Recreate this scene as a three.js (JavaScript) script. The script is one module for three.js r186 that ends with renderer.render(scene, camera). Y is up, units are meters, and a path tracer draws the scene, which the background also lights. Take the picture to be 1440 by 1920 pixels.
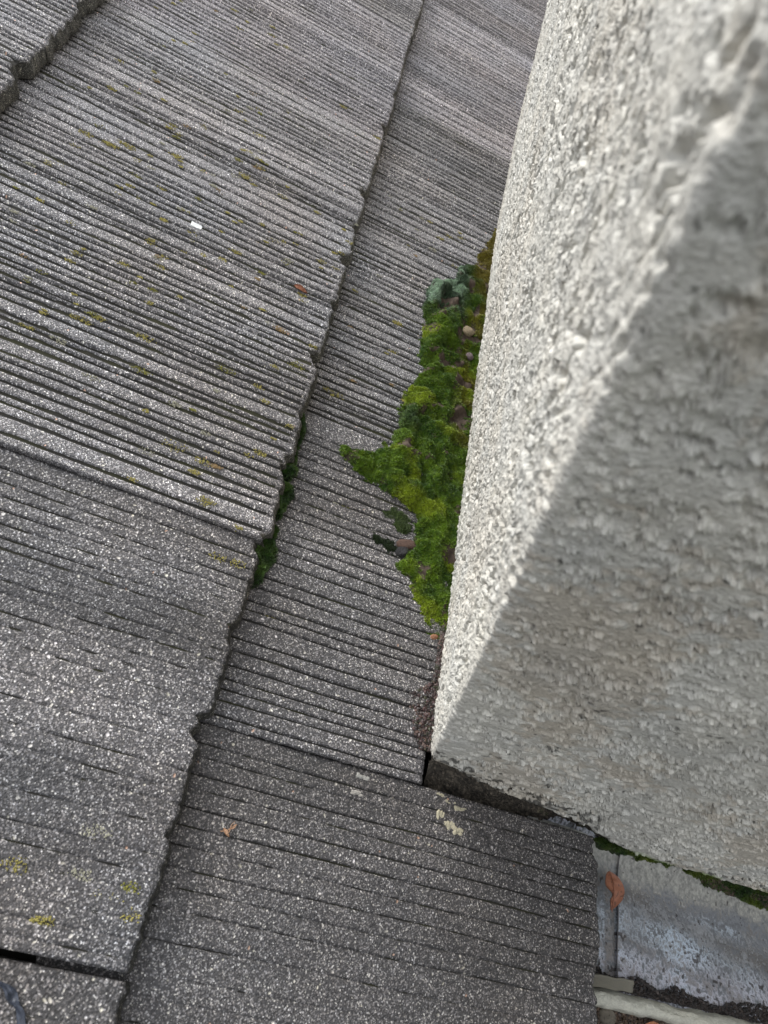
import * as THREE from 'three';
import { mergeGeometries } from 'three/addons/utils/BufferGeometryUtils.js';

// ---------------------------------------------------------------- camera, sky, sun, exposure
const PITCH = 22.8 * Math.PI / 180, CP = Math.cos(PITCH), SP = Math.sin(PITCH);
// roof coordinates: u along the courses (away from the viewer), v down the slope, n out of the slope
const W = (u, v, n = 0) => new THREE.Vector3(v * CP + n * SP, -v * SP + n * CP, -u);
const scene = new THREE.Scene();
const camera = new THREE.PerspectiveCamera(71.6, 768 / 1024, 0.02, 400);
camera.position.copy(W(0, 0, 0.5));
{
  const f = 1331, du = new THREE.Vector3(410, -1960, f).normalize();
  const dv = new THREE.Vector3(4030, 1700, f); dv.addScaledVector(du, -dv.dot(du)).normalize();
  const N = du.clone().cross(dv);
  const toWorld = (u, v, n) => W(u, v, n);
  const right = toWorld(du.x, dv.x, -N.x), up = toWorld(-du.y, -dv.y, N.y), back = toWorld(-du.z, -dv.z, N.z);
  camera.quaternion.setFromRotationMatrix(new THREE.Matrix4().makeBasis(right, up, back));
}
camera.focus = 0.64; camera.userData.fStop = 11.5;
scene.add(camera);

const SUN = new THREE.Vector3(-0.54, 0.60, -0.60).normalize();
{
  const w = 256, h = 128, d = new Float32Array(w * h * 4), dir = new THREE.Vector3();
  for (let j = 0; j < h; j++) for (let i = 0; i < w; i++) {
    const el = ((j + 0.5) / h - 0.5) * Math.PI, az = ((i + 0.5) / w - 0.5) * 2 * Math.PI;
    dir.set(Math.cos(el) * Math.cos(az), Math.sin(el), Math.cos(el) * Math.sin(az));
    const up = Math.max(0, dir.y), c = Math.max(0, dir.dot(SUN));
    const cloud = 0.09 + 0.52 * up + 1.0 * Math.pow(c, 3);
    const k = dir.y > 0 ? 1 : Math.max(0.3, 1 + dir.y * 6);
    const g = cloud * k, o = (j * w + i) * 4;
    d[o] = g * 0.96; d[o + 1] = g * 0.99; d[o + 2] = g * 1.05; d[o + 3] = 1;
  }
  const sky = new THREE.DataTexture(d, w, h, THREE.RGBAFormat, THREE.FloatType);
  sky.mapping = THREE.EquirectangularReflectionMapping; sky.magFilter = THREE.LinearFilter; sky.minFilter = THREE.LinearFilter;
  sky.wrapS = THREE.RepeatWrapping; sky.needsUpdate = true;
  scene.background = sky; scene.environment = sky;
}
const sun = new THREE.DirectionalLight(0xfffaf2, 1.25);
sun.position.copy(SUN).multiplyScalar(6); sun.castShadow = true; sun.shadow.radius = 30;
sun.shadow.mapSize.set(2048, 2048);
Object.assign(sun.shadow.camera, { left: -2.5, right: 2.5, top: 2.5, bottom: -2.5, near: 0.5, far: 14 });
scene.add(sun);
const renderer = new THREE.WebGLRenderer({ antialias: true });
renderer.toneMapping = THREE.LinearToneMapping; renderer.toneMappingExposure = 2.25;
renderer.shadowMap.enabled = true;

// ---------------------------------------------------------------- helpers
function rng(seed) { let a = seed >>> 0; return () => { a = (a + 0x6D2B79F5) | 0; let t = Math.imul(a ^ (a >>> 15), 1 | a); t = (t + Math.imul(t ^ (t >>> 7), 61 | t)) ^ t; return ((t ^ (t >>> 14)) >>> 0) / 4294967296; }; }
function hash(i, j, s) { let h = Math.imul(i, 374761393) + Math.imul(j, 668265263) + Math.imul(s, 1274126177) | 0; h = Math.imul(h ^ (h >>> 13), 1274126177); h ^= h >>> 16; h = Math.imul(h, 2246822519); return ((h ^ (h >>> 15)) >>> 0) / 4294967296; }
const sm = (t) => t * t * (3 - 2 * t), clamp = (x, a = 0, b = 1) => x < a ? a : x > b ? b : x, step = (a, b, x) => sm(clamp((x - a) / (b - a))), mix = (a, b, t) => a + (b - a) * t;
function vn(x, y, s) { const i = Math.floor(x), j = Math.floor(y), a = sm(x - i), b = sm(y - j); return mix(mix(hash(i, j, s), hash(i + 1, j, s), a), mix(hash(i, j + 1, s), hash(i + 1, j + 1, s), a), b) * 2 - 1; }
function fbm(x, y, s, o = 3) { let r = 0, k = 0.5; for (let q = 0; q < o; q++) { r += k * vn(x, y, s + q); x = x * 2.03 + 7.1; y = y * 2.03 + 3.3; k *= 0.5; } return r; }
// round grains: the highest dome among the jittered cells round a point, a share `fill` of cells holding one
function grains(x, y, s, fill) {
  const i = Math.floor(x), j = Math.floor(y); let best = 0;
  for (let a = -1; a <= 1; a++) for (let b = -1; b <= 1; b++) {
    const p = i + a, q = j + b; if (hash(p, q, s + 5) > fill) continue;
    const r = 0.35 + 0.35 * hash(p, q, s + 6), dx = x - p - 0.15 - 0.7 * hash(p, q, s), dy = y - q - 0.15 - 0.7 * hash(p, q, s + 1), e = 1 - (dx * dx + dy * dy) / (r * r);
    if (e > 0) best = Math.max(best, Math.sqrt(e) * r * 1.6);
  }
  return best;
}
const used = {};
function numbered(n) { const k = used[n] = (used[n] ?? -1) + 1; return k ? n + '_' + String(k).padStart(3, '0') : n; }
function mesh(name, geo, mat, parent) { const m = new THREE.Mesh(geo, mat); m.name = parent === scene ? numbered(name) : name; m.castShadow = m.receiveShadow = true; parent.add(m); return m; }
function piece(name, geo, mat, parent) { const m = mesh(name, geo, mat, parent); const n = parent.children.filter((c) => c.name.replace(/_\d{3}$/, '') === name).length - 1; if (n) m.name = name + '_' + String(n).padStart(3, '0'); return m; }
function thing(name, label, category, pos, group) { const o = new THREE.Group(); o.name = numbered(name); o.userData = { label, category }; if (group) o.userData.group = group; if (pos) o.position.copy(pos); scene.add(o); return o; }
function tag(o, label, category, group, kind) { if (label) o.userData.label = label; if (category) o.userData.category = category; if (group) o.userData.group = group; if (kind) o.userData.kind = kind; return o; }
const lay = (o) => { o.rotation.z = -PITCH; return o; };           // a group whose x, y, z are v, n, -u
function grid(nx, ny, fn, uvfn, colfn) {                            // fn(i, j, out) -> position
  const p = new Float32Array(nx * ny * 3), uv = uvfn ? new Float32Array(nx * ny * 2) : null, c = colfn ? new Float32Array(nx * ny * 3) : null, o = [0, 0, 0];
  for (let j = 0; j < ny; j++) for (let i = 0; i < nx; i++) {
    const k = j * nx + i; fn(i, j, o); p[k * 3] = o[0]; p[k * 3 + 1] = o[1]; p[k * 3 + 2] = o[2];
    if (uv) { uvfn(i, j, o); uv[k * 2] = o[0]; uv[k * 2 + 1] = o[1]; }
    if (c) { colfn(i, j, o); c[k * 3] = o[0]; c[k * 3 + 1] = o[1]; c[k * 3 + 2] = o[2]; }
  }
  const ix = new Uint32Array((nx - 1) * (ny - 1) * 6); let q = 0;
  for (let j = 0; j < ny - 1; j++) for (let i = 0; i < nx - 1; i++) { const a = j * nx + i, b = a + 1, d = a + nx, e = d + 1; ix[q++] = a; ix[q++] = b; ix[q++] = d; ix[q++] = b; ix[q++] = e; ix[q++] = d; }
  const g = new THREE.BufferGeometry();
  g.setAttribute('position', new THREE.BufferAttribute(p, 3));
  if (uv) g.setAttribute('uv', new THREE.BufferAttribute(uv, 2));
  if (c) g.setAttribute('color', new THREE.BufferAttribute(c, 3));
  g.setIndex(new THREE.BufferAttribute(ix, 1)); g.computeVertexNormals();
  return g;
}
const toByte = (x) => { x = clamp(x); return Math.round(255 * (x <= 0.0031308 ? 12.92 * x : 1.055 * Math.pow(x, 1 / 2.4) - 0.055)); };
function texture(data, w, h, format, srgb) {
  const t = new THREE.DataTexture(data, w, h, format); t.wrapS = t.wrapT = THREE.RepeatWrapping; t.magFilter = THREE.LinearFilter; t.minFilter = THREE.LinearMipmapLinearFilter; t.generateMipmaps = true;
  if (srgb) t.colorSpace = THREE.SRGBColorSpace; t.needsUpdate = true; return t;
}
// a pebble: a lumpy rounded stone
function pebbleGeo(seed, a, b, c) {
  const g = new THREE.IcosahedronGeometry(1, 3), p = g.attributes.position;
  for (let i = 0; i < p.count; i++) { const x = p.getX(i), y = p.getY(i), z = p.getZ(i), k = 1 + 0.16 * vn(x * 1.3 + 9, y * 1.3 + z * 0.9, seed) + 0.07 * vn(x * 3 + z * 2, y * 3, seed + 1); p.setXYZ(i, x * a * k, y * b * k, z * c * k); }
  g.computeVertexNormals(); return g;
}

// ---------------------------------------------------------------- concrete tile material: cement with sand and small chippings
const TS = 2048, TM = 0.5;                                          // the sheet of concrete covers 0.5 m
const concrete = (() => {
  const n = TS * TS, col = new Float32Array(n * 3), hgt = new Float32Array(n), R = rng(11), px = TS / TM;
  for (let y = 0; y < TS; y++) for (let x = 0; x < TS; x++) {
    const k = y * TS + x, f = hash(x, y, 3), b = 0.058 + 0.03 * (f - 0.5);
    col[k * 3] = b * 1.0; col[k * 3 + 1] = b * 0.985; col[k * 3 + 2] = b * 1.02; hgt[k] = 0.2 * f;
  }
  const splat = (cx, cy, r, c, tall) => {
    const q = Math.ceil(r), e = 0.65 + 0.7 * R(), t = R() * 3.14, ct = Math.cos(t), st = Math.sin(t);
    for (let dy = -q; dy <= q; dy++) for (let dx = -q; dx <= q; dx++) {
      const a = (dx * ct + dy * st) * e, b = (dy * ct - dx * st) / e, d = 1 - (a * a + b * b) / (r * r); if (d <= 0) continue;
      const k = (((cy + dy) & (TS - 1)) * TS + ((cx + dx) & (TS - 1))), w = Math.min(1, d * 2.2);
      for (let m = 0; m < 3; m++) col[k * 3 + m] = mix(col[k * 3 + m], c[m], w);
      hgt[k] = Math.max(hgt[k], tall * Math.sqrt(d));
    }
  };
  for (let i = 0; i < 330000; i++) {                                // sand
    const g = 0.03 + 0.30 * Math.pow(R(), 2.6), w = R();
    splat((R() * TS) | 0, (R() * TS) | 0, 1.2 + 1.7 * R(), [g * (1.0 + 0.07 * w), g * (0.985 + 0.02 * w), g * (1.03 - 0.07 * w)], 0.45);
  }
  for (let i = 0; i < 40000; i++) {                                 // pale grains
    const g = 0.25 + 0.5 * R(), w = R();
    splat((R() * TS) | 0, (R() * TS) | 0, 1.1 + 1.7 * Math.pow(R(), 2), [g * (1 + 0.03 * w), g, g * (1.03 - 0.12 * w)], 0.8);
  }
  for (let i = 0; i < 900; i++) {                                  // chippings
    const g = 0.3 + 0.4 * R(), w = R();
    splat((R() * TS) | 0, (R() * TS) | 0, 2.8 + 2.2 * Math.pow(R(), 2), w > 0.92 ? [g * 0.9, g * 0.6, g * 0.45] : [g, g * 0.97, g * (1 - 0.2 * w)], 1);
  }
  const out = new Uint8Array(n * 4), ho = new Uint8Array(n);
  for (let i = 0; i < n; i++) { for (let m = 0; m < 3; m++) out[i * 4 + m] = toByte(col[i * 3 + m]); out[i * 4 + 3] = 255; ho[i] = Math.round(255 * clamp(hgt[i])); }
  return { map: texture(out, TS, TS, THREE.RGBAFormat, true), bump: texture(ho, TS, TS, THREE.RedFormat) };
})();
const tileMat = (r, g, b, rough = 0.72) => new THREE.MeshStandardMaterial({ map: concrete.map, bumpMap: concrete.bump, bumpScale: 0.0009, roughness: rough, vertexColors: true, color: new THREE.Color().setRGB(r, g, b) });
const M = {
  tileA: tileMat(1.08, 1.055, 1.045), tileB: tileMat(2.05, 2.02, 2.04), tileC: tileMat(0.80, 0.765, 0.735), tileD: tileMat(2.35, 2.28, 2.36), tileE: tileMat(1.75, 1.715, 1.71),  // tints darken near tiles, pale far ones: shade and sheen put into colour
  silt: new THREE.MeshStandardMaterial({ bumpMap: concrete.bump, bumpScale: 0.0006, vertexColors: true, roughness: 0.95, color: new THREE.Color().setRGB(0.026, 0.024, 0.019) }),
  deck: new THREE.MeshStandardMaterial({ color: new THREE.Color().setRGB(0.03, 0.027, 0.024), roughness: 0.95 }),
};

// ---------------------------------------------------------------- ground far below
{
  const g = new THREE.PlaneGeometry(240, 240, 60, 60); g.rotateX(-Math.PI / 2);
  const m = mesh('ground', g, new THREE.MeshStandardMaterial({ color: new THREE.Color().setRGB(0.07, 0.085, 0.05), roughness: 1 }), scene);
  m.position.y = -4.2; m.userData.kind = 'structure';
}

// ---------------------------------------------------------------- the roof: deck and every concrete tile
const roof = lay(new THREE.Group()); roof.name = 'roof'; scene.add(roof);
roof.userData = { kind: 'structure', label: 'roof slope of grooved grey concrete tiles laid in stepped courses' };
{ const g = new THREE.BoxGeometry(3.4, 0.06, 4.6); g.translate(-0.2, -0.078, -0.9); piece('roof_deck', g, M.deck, roof); }
const TW = 0.2935, GAUGE = 0.345, THICK = 0.0185;
const lineV = (course, u) => course === 1 ? 0.0885 - 0.02 * Math.max(0, u - 0.3) : course === 0 ? -0.2655 : course === 2 ? 0.4215 : course === 3 ? 0.765 : -0.61;
const topN = (course, u, v) => -0.010 + 0.020 * (1 - (lineV(course, u) - v) / GAUGE);
const courseAt = (u, v) => { for (const c of [-1, 0, 1, 2]) if (v < lineV(c, u)) return c; return 3; };
const skin = (u, v) => topN(courseAt(u, v), u, v) + (courseAt(u, v) === 1 && u < 0.571 ? (u > 0.2755 ? 0.0024 : u > -0.0175 ? -0.0008 : -0.004) : 0);                 // height of the tiled surface
// notches broken out of the lower edges: [course, u, half width, depth]
const NOTCH = [[1, 0.273, 0.010, 0.008], [1, 0.985, 0.009, 0.005], [1, 0.9, 0.009, 0.007], [1, 0.83, 0.006, 0.003], [1, 0.752, 0.011, 0.009], [1, 0.69, 0.006, 0.005], [1, 0.556, 0.006, 0.004], [1, 0.632, 0.010, 0.010], [1, 0.478, 0.010, 0.009], [1, 0.412, 0.009, 0.004], [1, 0.352, 0.013, 0.006], [1, 0.196, 0.010, 0.005], [1, 0.126, 0.011, 0.008], [1, 0.06, 0.009, 0.004], [0, 0.652, 0.014, 0.012], [0, 0.80, 0.016, 0.006], [0, 0.72, 0.010, 0.004], [2, 0.036, 0.014, 0.003], [2, 0.130, 0.014, 0.008]];
function tileGeo({ course, u0, u1 = u0 + TW, vTop = 0.385, seed, lift = 0, tilt = 0, deep = 1, fade = null, vEnd = null, rows = 1, jit = 0, gap = 0.0009, vStart = null, thin = 0, gs = 1, silt = null }) {
  const R = rng(seed * 977 + 5), a = u0 + gap, b = u1 - gap;
  // combed grooves, unevenly spaced
  const gr = []; let at = a + 0.004 + 0.006 * R();
  while (at < b - 0.005) { gr.push({ u: at, w: (0.0012 + 0.0006 * R()) * (1 - 0.52 * thin), d: (0.0050 + 0.0018 * R()) * (R() < 0.12 ? 0.6 : 1) * (1 - 0.45 * thin), ph: R() * 50 }); const k = R(); at += (k < 0.30 ? 0.0064 + 0.0015 * R() : k < 0.80 ? 0.0082 + 0.002 * R() : 0.0112 + 0.004 * R()) * (1 + 0.25 * thin); }
  const cols = new Set([a, b]), add = (x) => { if (x > a + 0.0004 && x < b - 0.0004) cols.add(x); };
  for (const g of gr) for (const k of [-1.9, -1.3, -0.65, 0, 0.65, 1.3, 1.9]) add(g.u + k * g.w);
  let cs = [...cols].sort((x, y) => x - y); const full = [cs[0]];
  for (let i = 1; i < cs.length; i++) { const d = cs[i] - cs[i - 1], m = Math.ceil(d / 0.0022); for (let k = 1; k <= m; k++) full.push(cs[i - 1] + d * k / m); }
  cs = full.filter((x, i) => !i || x - full[i - 1] > 0.0003);
  const depth = cs.map(() => []); cs.forEach((x, i) => gr.forEach((g, q) => { if (Math.abs(x - g.u) < 4.5 * g.w) depth[i].push(q); }));
  // rows: along the tile to the lower edge, over it, down the rough butt and a little back under
  const L = vStart === null ? vTop : 0, rs = []; const n0 = Math.round(95 / rows);
  for (let i = 0; i <= n0; i++) rs.push([-1 + 0.985 * i / n0, 0]);
  const cut = vEnd !== null;
  const butt = [[-0.0036, 0], [-0.0022, -0.0003], [-0.0009, -0.0012], [-0.0001, -0.003], [0.0012, -0.006], [0.0024, -0.009], [0.0036, -0.0125], [0.0040, -0.0158], [0.0022, -THICK], [-0.04, -THICK]];
  const nx = cs.length + 4, ny = rs.length + butt.length;
  const side = [[0, -THICK], [0, -0.004]];
  const uOf = (i) => i < 2 ? a : i >= nx - 2 ? b : cs[i - 2];
  const dOf = (i) => i < 2 ? side[i][1] : i >= nx - 2 ? side[nx - 1 - i][1] : 0;
  const posN = (u, v, ci) => {
    let d = 0;
    if (depth[ci]) for (const q of depth[ci]) {
      const g = gr[q], c = g.u + 0.0006 * vn(v * 14 + g.ph, q, seed), x = Math.abs(u - c) / g.w;
      const k = (0.88 + 0.26 * vn(v * 24 + g.ph, q * 3.1, seed + 7)) * (fade ? fade(u, v) : 1) * deep;
      if (x < 1.5) d = Math.max(d, g.d * Math.max(0, k) * (1 - x / 1.5) ** 1.15);
    }
    return -d + 0.0004 * fbm(u * 210, v * 120, seed + 20, 2) + 0.0007 * vn(u * 60, v * 18, seed + 30) + 0.001 * vn(u * 9, v * 7, seed + 31);
  };
  const edge = (u) => {
    let r = (course === 2 ? 0.0007 : 0.0009) * vn(u * 130, 1, seed + 40) + 0.0009 * vn(u * 420, 2, seed + 41) + 0.0015 * vn(u * 35, 3, seed + 42);
    for (const [c, nu, w, dd] of NOTCH) if (c === course) { const x = Math.abs(u - nu) / w; if (x < 1.3) r -= dd * (1 - sm(clamp((x - 0.45) / 0.75))) * (0.85 + 0.3 * vn(u * 300, 9, seed)); }
    return r;
  };
  const vb = (u) => cut ? vEnd : lineV(course, (u0 + u1) / 2) - (course === 1 && u0 > 0.2 ? 0.02 * (u - (u0 + u1) / 2) : 0) + jit + edge(u);
  const e = cs.map(vb), eOf = (i) => i < 2 ? e[0] : i >= nx - 2 ? e[cs.length - 1] : e[i - 2];
  // silt and algae in broken runs, near-black to stand in for groove shade too
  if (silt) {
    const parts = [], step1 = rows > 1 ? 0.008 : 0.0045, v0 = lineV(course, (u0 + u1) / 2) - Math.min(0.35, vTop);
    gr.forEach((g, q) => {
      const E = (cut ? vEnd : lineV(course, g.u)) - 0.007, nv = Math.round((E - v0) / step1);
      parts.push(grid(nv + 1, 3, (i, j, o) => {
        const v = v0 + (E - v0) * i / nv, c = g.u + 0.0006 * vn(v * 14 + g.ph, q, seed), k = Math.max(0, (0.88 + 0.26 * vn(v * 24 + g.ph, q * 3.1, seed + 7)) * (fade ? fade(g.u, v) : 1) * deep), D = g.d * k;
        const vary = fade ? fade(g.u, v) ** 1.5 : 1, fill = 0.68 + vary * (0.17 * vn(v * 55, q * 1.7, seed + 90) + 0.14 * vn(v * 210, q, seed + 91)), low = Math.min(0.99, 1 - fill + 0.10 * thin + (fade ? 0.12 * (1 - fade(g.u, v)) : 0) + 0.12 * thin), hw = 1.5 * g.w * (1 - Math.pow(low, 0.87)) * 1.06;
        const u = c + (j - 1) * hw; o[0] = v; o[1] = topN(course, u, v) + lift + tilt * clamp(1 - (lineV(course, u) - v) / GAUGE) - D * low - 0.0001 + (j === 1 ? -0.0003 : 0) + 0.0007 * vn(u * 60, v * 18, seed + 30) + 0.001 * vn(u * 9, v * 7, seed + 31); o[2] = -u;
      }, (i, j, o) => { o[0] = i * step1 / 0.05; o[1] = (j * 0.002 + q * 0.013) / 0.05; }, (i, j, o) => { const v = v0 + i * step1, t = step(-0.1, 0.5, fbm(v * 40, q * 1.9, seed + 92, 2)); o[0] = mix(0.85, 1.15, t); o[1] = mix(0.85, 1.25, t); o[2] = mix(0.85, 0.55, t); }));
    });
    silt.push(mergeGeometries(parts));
  }
  const sideNoise = (i, j) => (i < 2 || i >= nx - 2 ? 0.0006 * vn(j * 0.7, i, seed + 50) : 0);
  return grid(nx, ny, (i, j, o) => {
    const u = uOf(i) + sideNoise(i, j), E = eOf(i); let v, n;
    const base = (vv) => topN(course, u, vv) + lift + tilt * clamp(1 - (lineV(course, u) - vv) / GAUGE);
    if (j < rs.length) { v = E + rs[j][0] * (vStart === null ? L : E - vStart) ; n = base(v) + posN(u, v, i - 2); }
    else { const q = butt[j - rs.length], rough = q[1] < -0.002 ? 0.0013 * fbm(u * 260, q[1] * 420 + 3, seed + 60, 2) : 0; v = E + q[0] + rough; n = base(v) + q[1] + posN(u, v, i - 2) * clamp(1 + q[1] / 0.009); if (q[1] < -0.008) n = Math.max(n, base(v) - THICK - 0.0005); }
    o[0] = v; o[1] = n + dOf(i); o[2] = -u;
  }, (i, j, o) => {
    const u = uOf(i) + dOf(i), q = j < rs.length ? [rs[j][0] * L, 0] : butt[j - rs.length];
    o[0] = (u * 1 + seed * 0.137) / TM / gs; o[1] = ((vStart === null || j >= rs.length ? eOf(i) + q[0] : eOf(i) + rs[j][0] * (eOf(i) - vStart)) - q[1] + seed * 0.219) / TM / gs;
  }, (i, j, o) => {
    const u = uOf(i), v = eOf(i) + (j < rs.length ? rs[j][0] * (vStart === null ? L : eOf(i) - vStart) : 0);
    const k = 1 + 0.3 * fbm(u * 16, v * 9, seed + 70, 3) + 0.05 * vn(u * 95, v * 5, seed + 72) + 0.24 * vn(u * 27, v * 2.5, seed + 74), w = 0.06 * fbm(u * 15, v * 11, 77, 2);   // weathering in streaks along the comb
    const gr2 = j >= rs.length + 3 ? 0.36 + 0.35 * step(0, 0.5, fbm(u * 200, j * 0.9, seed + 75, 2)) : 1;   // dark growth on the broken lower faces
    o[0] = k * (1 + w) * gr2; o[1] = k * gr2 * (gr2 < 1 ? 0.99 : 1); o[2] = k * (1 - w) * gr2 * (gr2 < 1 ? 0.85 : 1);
  });
}
const addTile = (opt, mat, label) => { const silt = opt.rows > 2.5 ? null : [], t = piece('roof_tile', tileGeo({ ...opt, silt }), mat, roof); if (silt) tag(piece('groove_silt_shade', silt[0], M.silt, t), null, null, null, 'stuff'); if (label) t.userData.label = label; return t; };
{
  const worn = (u, v) => mix(0.32, 1, step(0.16, 0.42, u + 0.05 * vn(u * 20, v * 12, 5)));
  // upper course, its lower edge crossing the top left corner
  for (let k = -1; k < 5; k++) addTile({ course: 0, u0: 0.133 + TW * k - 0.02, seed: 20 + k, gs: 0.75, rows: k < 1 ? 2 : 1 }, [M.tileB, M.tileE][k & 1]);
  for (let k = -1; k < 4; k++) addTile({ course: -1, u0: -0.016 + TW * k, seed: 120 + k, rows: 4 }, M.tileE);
  // middle course
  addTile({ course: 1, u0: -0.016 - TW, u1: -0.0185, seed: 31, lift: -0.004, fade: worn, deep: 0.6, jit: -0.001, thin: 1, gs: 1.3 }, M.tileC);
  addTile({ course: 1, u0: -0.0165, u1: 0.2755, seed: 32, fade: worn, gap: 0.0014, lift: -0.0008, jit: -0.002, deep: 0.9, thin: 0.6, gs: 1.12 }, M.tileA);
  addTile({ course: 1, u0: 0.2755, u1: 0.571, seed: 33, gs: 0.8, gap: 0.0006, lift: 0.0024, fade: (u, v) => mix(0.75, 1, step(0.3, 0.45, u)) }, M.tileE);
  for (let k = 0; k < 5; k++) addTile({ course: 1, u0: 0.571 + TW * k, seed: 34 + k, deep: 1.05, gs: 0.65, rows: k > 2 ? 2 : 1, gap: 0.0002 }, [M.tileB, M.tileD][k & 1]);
  // lower course, running in under the chimney wall
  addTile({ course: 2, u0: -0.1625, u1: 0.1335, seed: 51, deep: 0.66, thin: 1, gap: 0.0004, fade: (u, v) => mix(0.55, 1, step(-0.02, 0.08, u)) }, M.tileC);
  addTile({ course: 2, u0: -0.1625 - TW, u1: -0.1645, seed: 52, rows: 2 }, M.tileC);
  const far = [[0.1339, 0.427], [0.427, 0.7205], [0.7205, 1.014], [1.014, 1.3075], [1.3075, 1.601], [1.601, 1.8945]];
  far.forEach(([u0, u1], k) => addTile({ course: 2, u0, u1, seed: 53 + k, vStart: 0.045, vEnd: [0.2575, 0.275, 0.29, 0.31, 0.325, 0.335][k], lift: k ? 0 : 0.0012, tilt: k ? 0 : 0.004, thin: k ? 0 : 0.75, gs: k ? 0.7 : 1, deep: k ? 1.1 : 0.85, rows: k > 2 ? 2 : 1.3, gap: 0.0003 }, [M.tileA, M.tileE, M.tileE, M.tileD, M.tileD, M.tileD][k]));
  addTile({ course: 3, u0: -0.3, u1: -0.006, seed: 71, rows: 3 }, M.tileC);
}

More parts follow.
